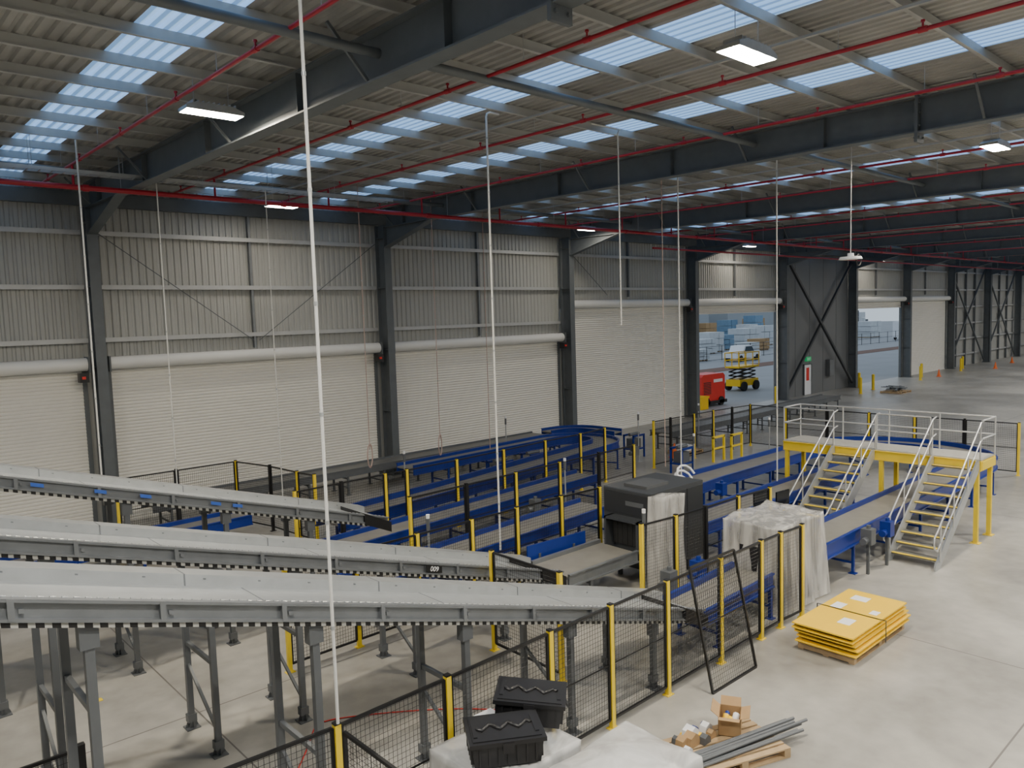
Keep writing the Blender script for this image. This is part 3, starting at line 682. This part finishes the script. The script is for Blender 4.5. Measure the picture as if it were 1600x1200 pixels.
run([(11.9,9.45),(12.9,9.35),(13.9,9.3),(15.2,9.3),(16.4,9.2)],1.85,"yyby")
run([(5.9,22.8),(7.5,22.8),(9.25,22.8),(9.6,21.2),(9.7,19.7),(9.8,18.9)],1.95,"ybybyy")
run([(8.4,17.25),(9.7,17.3),(11.05,17.35),(11.75,17.36),(13.55,17.45),(15.5,17.6),(17.5,17.8),(19.3,17.9),(20.8,18.1)],1.98,"ybyyyyyy")
run([(10.2,15.0),(12.0,15.1),(13.8,15.2),(15.6,15.3),(17.4,15.4),(19.2,15.5)],1.85,"ybyyby")
run([(23.9,18.3),(25,18.3),(26.6,18.3),(28,18.3),(29.3,18.2),(30.6,18.1),(30.6,16.4),(30.6,14.6),(30.6,12.9),(30.6,11.2),(30.6,9.5),(30.6,7.8)],1.85,"ybyyby")
run([(-1.2,8.8),(.3,8.8),(1.75,8.8)],1.7,"b")
fpanel((10.0,6.62),(11.4,6.62),1.98,z0=.02,lean=.42,lab="black mesh gate panel leaning loose against the fence",name="loose_gate_panel",group=None)
for (x,y) in ((26.3,17.2),(27.3,17.0)):
    mb=MB().box(x-.04,x+.04,y-.04,y+.04,0,1.0); mb.box(x+.72,x+.8,y-.04,y+.04,0,1.0); mb.box(x-.04,x+.8,y-.04,y+.04,.95,1.03); mb.box(x-.04,x+.8,y-.03,y+.03,.5,.57)
    thing("barrier_frame","low yellow steel barrier frame beside conveyors","barrier",[("frame",mb,"yel")],group="yellow barrier frames")
# ---------------------------------------------------------------- yellow sheet stack
def pallet(x,y,w=1.2,d=1.0,lab="plain timber pallet lying on the concrete floor",z=0,rot=0):
    mb=MB()
    for i in range(7): yy=y-d/2+i*(d-.1)/6; mb.box(x-w/2,x+w/2,yy,yy+.1,z+.115,z+.135)
    for i in range(3): xx=x-w/2+i*(w-.1)/2; mb.box(xx,xx+.1,y-d/2,y+d/2,z+.02,z+.115)
    for i in range(3): yy=y-d/2+i*(d-.1)/2; mb.box(x-w/2,x+w/2,yy,yy+.1,z,z+.02)
    o=thing("timber_pallet",lab,"pallet",[("pallet",mb,"wood")]); o.rotation_euler.z=rot; return o
pallet(13.6,6.0,2.1,1.0,"timber pallet beneath the stack of yellow panels")
for i in range(5):
    z=.137+i*.08; ox,oy=random.uniform(-.07,.07),random.uniform(-.06,.06)
    x0,x1,y0,y1=12.47+ox,14.72+ox,5.47+oy,6.55+oy
    mb=MB().box(x0,x1,y0,y1,z+.03,z+.055)
    ed=MB()
    for a in (x0+.05,x0+1.1,x1-.11): ed.box(a,a+.06,y0+.03,y1-.03,z,z+.03)
    thing("yellow_sheet","flat bright yellow steel sheet in a strapped stack","steel sheet",[("sheet",mb,"yelp"),("spacer_batten",ed,"blk")],group="yellow sheet stack")
zt=.137+4*.08+.056
for i,(x,y,w,d) in enumerate(((12.9,5.75,.3,.22),(13.55,6.2,.3,.2),(14.15,6.0,.25,.3),(13.65,5.6,.2,.14))):
    thing("paper_note","white paper sheet lying on the yellow sheets","paper",[("sheet",MB().box(x,x+w,y,y+d,zt,zt+.003),"paper")],group="papers on yellow sheets")
sb=MB(); x=13.5
sb.box(x,x+.03,5.38,6.62,zt+.003,zt+.006); sb.box(x,x+.03,5.375,5.38,.12,zt+.006); sb.box(x,x+.03,6.62,6.625,.12,zt+.006)
thing("packing_strap","thin dark packing strap around the yellow sheets","strap",[("strap",sb,"blk")])
# ---------------------------------------------------------------- crates on wrapped pallets
pallet(5.3,6.15,1.2,1.0,"timber pallet under plastic-wrapped goods"); 
bx=MB().box(4.75,5.85,5.72,6.6,.14,1.26); thing("packed_carton","pale carton stack inside plastic wrap","carton",[("carton",bx,"wht2")])
drape("plastic_wrap","white translucent plastic wrap around palletised goods",4.68,5.98,5.65,6.7,.14,1.31,.012,5,.02,30,24,16,.01,cat="plastic wrap",mt="film2")
pallet(5.95,5.0,1.2,1.0,"timber pallet under plastic-wrapped goods"); 
bx=MB().box(5.45,6.45,4.62,5.38,.14,1.2); thing("packed_carton","pale carton stack inside plastic wrap","carton",[("carton",bx,"wht2")])
drape("plastic_wrap","billowing white plastic wrap covering palletised goods",5.28,6.64,4.5,5.54,.14,1.30,.03,21,.03,60,50,18,.04,cat="plastic wrap",mt="film2",dome=.17)
def crate(x,y,z,rot,lab,tilt=0):
    b=MB(); w,d,h=.38,.27,.25
    b.add([(-w+.03,-d+.03,0),(w-.03,-d+.03,0),(w-.03,d-.03,0),(-w+.03,d-.03,0),(-w,-d,h),(w,-d,h),(w,d,h),(-w,d,h)],[(0,3,2,1),(4,5,6,7),(0,1,5,4),(1,2,6,5),(2,3,7,6),(3,0,4,7)])
    for i in range(-3,4): b.box(i*.1-.01,i*.1+.01,-d-.008,-d+.03,.03,h); b.box(i*.1-.01,i*.1+.01,d-.03,d+.008,.03,h)
    for i in range(-2,3):
        b.box(-w-.008,-w+.03,i*.09-.01,i*.09+.01,.03,h); b.box(w-.03,w+.008,i*.09-.01,i*.09+.01,.03,h)
    l=MB().box(-w-.03,w+.03,-d-.03,d+.03,h,h+.045); l.box(-w+.015,w-.015,-d+.015,d-.015,h+.045,h+.055)
    wave=MB().tube([(u*.05,.06*math.sin(u*1.55),h+.06) for u in range(-6,7)],.024,6)
    for sx in (-1,1): l.box(sx*.33-.02,sx*.33+.02,-.18,.18,h+.055,h+.065)
    lt=MB().box(-.06,.06,-d-.04,-d-.02,h-.08,h+.03)
    o=thing("storage_crate",lab,"crate",[("bin",b,"blkp"),("lid",l,"blkp",None,[("moulded_wave",wave,"blkp")]),("latch",lt,"blkp")]); o.location=(x,y,z); o.rotation_euler=(0,tilt,rot)
crate(5.18,6.02,1.33,math.radians(-32),"black lidded plastic crate on wrapped pallet")
crate(5.84,6.32,1.39,math.radians(-48),"black lidded plastic crate with moulded top beside another",tilt=.08)
thing("small_carton","small white carton behind the black crates","carton",[("carton",MB().box(5.25,5.5,6.45,6.62,1.32,1.5),"paper")])
# box + tubes
pallet(8.75,5.6,1.5,.9,"timber pallet carrying loose conduit lengths",rot=-.35)
for i in range(11):
    o=(i%6)*.05; zz=.16+(i//6)*.05
    thing("conduit_length","straight grey plastic conduit length lying on pallet","pipe",[("tube",MB().cyl((7.9+o*.4,5.75-o,zz),(9.75+o*.5+random.uniform(-.15,.15),5.25-o,zz),.022,8),"pvc")],group="loose conduit lengths")
bxm=MB(); a,bb,h,t=.19,.15,.26,.008
for (x0,x1,y0,y1) in ((-a,a,-bb,-bb+t),(-a,a,bb-t,bb),(-a,-a+t,-bb,bb),(a-t,a,-bb,bb)): bxm.box(x0,x1,y0,y1,0,h)
bxm.box(-a,a,-bb,bb,0,t)
fls=[("flap",MB().beam(p,q,w,.006),"card") for p,q,w in (((0,-bb,h),(0,-bb-.12,h+.04),.36),((0,bb,h),(0,bb+.10,h+.08),.36),((-a,0,h),(-a-.12,0,h+.02),.28),((a,0,h),(a+.09,0,h+.09),.28))]
o=thing("cardboard_box","open brown cardboard box with loose fittings inside","box",[("box_body",bxm,"card")]+fls); o.location=(9.12,5.72,.14); o.rotation_euler.z=.5
for i,(mm,(x,y),r) in enumerate((("yelp",(9.1,5.78),.045),("paper",(9.2,5.68),.05),("blue",(9.16,5.8),.035),("yelp",(9.04,5.68),.04))):
    thing("plastic_fitting","small coloured plastic fitting in the cardboard box","fitting",[("fitting",MB().tube([(x-.05,y,.17),(x-.02,y,.28+.02*i),(x+.04,y+.02,.33)],r,8),mm)],group="loose fittings")
for i,(x,y,mm,s) in enumerate(((8.55,6.0,"paper",.12),(8.42,5.9,"card",.12),(8.72,6.05,"blue",.06),(8.85,5.95,"paper",.09),(8.6,5.8,"leg",.08),(8.3,5.95,"card",.1),(8.66,5.92,"yelp",.05),(8.2,5.8,"paper",.07),(8.48,6.08,"yelp",.05),(8.78,5.82,"card",.07),(8.95,6.06,"blue",.04),(8.33,6.08,"leg",.06))):
    thing("parts_bag","small bag or carton of loose fittings on pallet","parts bag",[("bag",MB().poly([(x-s,.14),(x+s,.14),(x+s*.8,.14+s),(x+s*.2,.14+s*1.5),(x-s*.7,.14+s*1.1)],y-s*.6,y+s*.6,'y'),mm)],group="loose parts bags")
for (x,y) in ((3.65,10.0),(3.0,13.6),(12.4,14.5)):
    thing("yellow_note","small yellow paper note lying on the floor","note",[("note",MB().box(x-.07,x+.07,y-.06,y+.06,.002,.006),"yel")],group="yellow notes")
pts=[(3.9+3.5*t+.2*math.sin(t*9),8.9+1.2*math.sin(t*4)+.5*t,.012) for t in [i/30 for i in range(31)]]
thing("red_cable","thin red extension cable snaking over the floor","cable",[("cable",MB().tube(pts,.009,5),"redm")])
pallet(27.4,19.3,1.2,1.0,"timber pallet with loose parts near the conveyor bend")
thing("carton_pile","low white carton pair on timber pallet","carton",[("carton",MB().box(27.0,27.4,19.0,19.5,.137,.4).box(27.42,27.7,19.1,19.6,.137,.32),"paper")])
# ---------------------------------------------------------------- far floor props
def bollard(x,y,h=1.1):
    thing("bollard","yellow steel safety bollard beside an open doorway","bollard",[("post",MB().cyl((x,y,0),(x,y,h),.1,12),"yel"),("cap",MB().cyl((x,y,h),(x,y,h+.05),.1,12,r2=.03),"yel"),("base_plate",MB().cyl((x,y,0),(x,y,.02),.16,12),"yel")],group="yellow bollards")
for x,y in ((45.2,24.9),(53.6,23.2),(57.5,25.0),(56.6,23.6),(65.5,23.6),(68.5,24.6),(76,24.0),(79,24.8)): bollard(x,y)
pallet(55.5,21.6,1.8,1.4,"dark timber pallet with scrap on concrete")
mb=MB()
for i in range(14):
    a=random.random()*3.1; x,y=55.5+random.uniform(-.5,.5),21.6+random.uniform(-.4,.4); mb.beam((x-.5*math.cos(a),y-.5*math.sin(a),.2+i*.015),(x+.5*math.cos(a),y+.5*math.sin(a),.22+i*.02),.12,.04)
thing("scrap_pile","dark pile of scrap offcuts on a pallet","scrap",[("offcuts",mb,"steel")],kind="stuff")
def cone(x,y): thing("traffic_cone","small orange traffic cone standing on the concrete","cone",[("cone",MB().cyl((x,y,.04),(x,y,.6),.14,10,r2=.03),"orange"),("base",MB().box(x-.17,x+.17,y-.17,y+.17,0,.04),"orange")],group="orange traffic cones")
for x,y in ((69.5,23.6),(80,22.4),(88,23.2),(96,23.8),(26.2,19.0)): cone(x,y)
# ---------------------------------------------------------------- outside yard
yd=MB().box(-10,320,26.3,260,-.3,-.01); thing("floor_yard","pale concrete yard outside the doors",None,[("yard",yd,"yard")],kind="structure")
x0,y0=41.0,27.6
gb_=MB().poly([(x0,.35),(x0+2.6,.35),(x0+2.6,1.9),(x0+2.4,2.05),(x0+.2,2.05),(x0,1.9)],y0,y0+1.3,'y')
gl=MB()
for i in range(8): gl.box(x0+.2,x0+1.0,y0-.02,y0,.8+i*.1,.85+i*.1)
for i in range(8): gl.box(x0-.02,x0,y0+.2,y0+1.1,.8+i*.1,.85+i*.1)
gl.box(x0+1.3,x0+2.3,y0-.02,y0,1.5,1.7,1)
gs=MB().box(x0-.1,x0+2.7,y0-.1,y0+1.4,.15,.35)
parts=[("body",gb_,"redm"),("louvre",gl,["blk","paper"]),("chassis",gs,"blk")]
for xx in (x0+.5,x0+2.1):
    for yy in (y0,y0+1.3): parts.append(("wheel",MB().cyl((xx,yy-.1,.28),(xx,yy+.1,.28),.28,14),"rub"))
thing("generator","red boxy mobile generator with louvred panels","generator",parts)
thing("yellow_crate","low yellow steel crate beside the red generator","crate",[("crate",MB().box(40.0,40.8,27.0,27.6,0.0,.75).box(39.95,40.85,26.95,27.65,.7,.8),"yelp")])
x0,y0=51.0,31.0
bs=MB().box(x0,x0+2.6,y0,y0+1.2,.35,.85)
ar=MB()
for k in range(3):
    for yy in (y0+.15,y0+1.05):
        ar.beam((x0+.2,yy,.85+k*.28),(x0+2.4,yy,1.13+k*.28),.08,.09); ar.beam((x0+.2,yy,1.13+k*.28),(x0+2.4,yy,.85+k*.28),.08,.09)
pf=MB().box(x0-.1,x0+2.7,y0,y0+1.2,1.72,1.85); rl=MB()
for z in (2.3,2.85):
    rl.tube([(x0-.1,y0,z),(x0+2.7,y0,z),(x0+2.7,y0+1.2,z),(x0-.1,y0+1.2,z)],.04,6,closed=True)
for xx in (x0-.1,x0+.85,x0+1.8,x0+2.7):
    for yy in (y0,y0+1.2): rl.cyl((xx,yy,1.85),(xx,yy,2.85),.04,6)
parts=[("chassis",bs,"yelp"),("scissor_arm",ar,"blk"),("platform",pf,"yelp"),("guard_rail",rl,"yelp")]
for xx in (x0+.45,x0+2.15):
    for yy in (y0-.05,y0+1.25): parts.append(("wheel",MB().cyl((xx,yy-.12,.35),(xx,yy+.12,.35),.35,16),"rub"))
thing("scissor_lift","yellow and black scissor lift parked in the yard","scissor lift",parts)
stk=[(92,62,4,3,2.2,"wht2"),(97,64,4,3,3.0,"wht2"),(103,66,4,3,2.4,"blu2"),(110,66,5,3,3.2,"wht2"),(84,62,4,3,1.6,"wht2"),(118,68,5,3,3.4,"wht2"),(126,70,5,3,2.4,"blu2"),(134,72,5,3,3.2,"wht2"),(78,54,4,2.4,1.5,"wht2"),(143,66,5,3,2.8,"wht2"),(152,64,5,3,3.2,"wht2"),(96,57,3,2,1.6,"wht2"),(104,60,3,2,1.8,"card"),(112,60,3,2,1.5,"blu2"),(75,60,3,2,1.8,"wht2"),(70,57,3,2,1.2,"card"),(120,62,4,2,1.4,"wht2")]
for i in range(26):
    stk.append((76+i*5.4+random.uniform(-1,1),92+random.uniform(-6,8),random.uniform(3.5,5),3,random.uniform(2.6,5.2),random.choice(["wht2","wht2","dkst","card","blu2","paper","dkst"])))
for (x,y,w,d,h,mm) in stk:
    mb=MB(); n=3
    for i in range(n):
        for j in range(3):
            e=random.uniform(-.06,.06); mb.box(x+i*w/n+.03,x+(i+1)*w/n-.03,y+e,y+d+e,.15+j*(h-.15)/3,.08+(j+1)*(h-.15)/3)
    pb=MB()
    for i in range(n*2): pb.box(x+i*w/n/2+.1,x+i*w/n/2+.25,y,y+d,0,.15)
    thing("goods_stack","stack of wrapped building goods on pallets in yard","goods stack",[("goods",mb,mm),("pallet",pb,"wood")],group="yard goods stacks")
def vehicle(x,y,L,h,lab,name="utility_vehicle",cat="vehicle",box=False):
    b=MB().poly([(x,.45),(x+L,.45),(x+L,1.0),(x+L-.1,1.1),(x+L*.72,1.15),(x+L*.6,h),(x+L*.32 if not box else x,h),(x+L*.25 if not box else x,1.15),(x,1.1)],y,y+1.9,'y')
    g=MB().poly([(x+L*.70,1.18),(x+L*.60,h-.1),(x+L*.36,h-.1),(x+L*.31,1.18)],y-.02,y+1.92,'y')
    parts=[("body",b,"paper"),("window",g,"glass")]
    for xx in (x+.9,x+L-.95):
        for yy in (y+.1,y+1.8): parts.append(("wheel",MB().cyl((xx,yy-.13,.38),(xx,yy+.13,.38),.38,16),"rub"))
    thing(name,lab,cat,parts)
vehicle(80,49,5.4,1.85,"white utility vehicle parked among pallets in the yard")
vehicle(142,54,7.5,3.2,"white truck parked in the yard outside",name="truck",cat="truck",box=True)
thing("earth_strip","strip of brown earth across the yard","earth strip",[("strip",MB().box(60,260,43,46,-.009,.02),"earth")])
mb=MB()
for i in range(70): mb.cyl((60+i*3.3,53,0),(60+i*3.3,53,1.8),.04,5)
for z in (.1,.9,1.75): mb.cyl((60,53,z),(288,53,z),.025,5)
thing("yard_fence","long dark boundary fence in the yard","fence",[("fence",mb,"blk")])
for (x,w,h) in ((70,52,6),(128,66,8),(204,60,7)): 
    mb=MB().poly([(x,0),(x+w,0),(x+w,h),(x+w/2,h+1.0),(x,h)],128,150,'y')
    thing("industrial_shed","pale industrial shed beyond the yard","shed",[("shed",mb,"shed")],group="industrial sheds")
# ---------------------------------------------------------------- world + camera
w=bpy.data.worlds.new("World"); bpy.context.scene.world=w; w.use_nodes=True; nt=w.node_tree
bg=nt.nodes["Background"]; tc=nt.nodes.new("ShaderNodeTexCoord"); sp=nt.nodes.new("ShaderNodeSeparateXYZ"); cr=nt.nodes.new("ShaderNodeValToRGB")
nt.links.new(tc.outputs["Generated"],sp.inputs[0]); nt.links.new(sp.outputs["Z"],cr.inputs[0]); nt.links.new(cr.outputs[0],bg.inputs[0])
cr.color_ramp.elements[0].color=(.62,.72,.82,1); cr.color_ramp.elements[1].color=(.50,.61,.76,1); bg.inputs[1].default_value=1.0
F=Vector((.6689,.7384,-.0855));R=Vector((.7389,-.673,-.0311))
F.normalize(); R=(R-F*R.dot(F)).normalized(); U=R.cross(F)
cam=bpy.data.cameras.new("camera"); cam.lens=27.11; cam.sensor_width=36; cam.clip_end=600
co=bpy.data.objects.new("camera",cam); COL.objects.link(co)
co.matrix_world=Matrix(((R.x,U.x,-F.x,0),(R.y,U.y,-F.y,0),(R.z,U.z,-F.z,6.0),(0,0,0,1)))
bpy.context.scene.camera=co
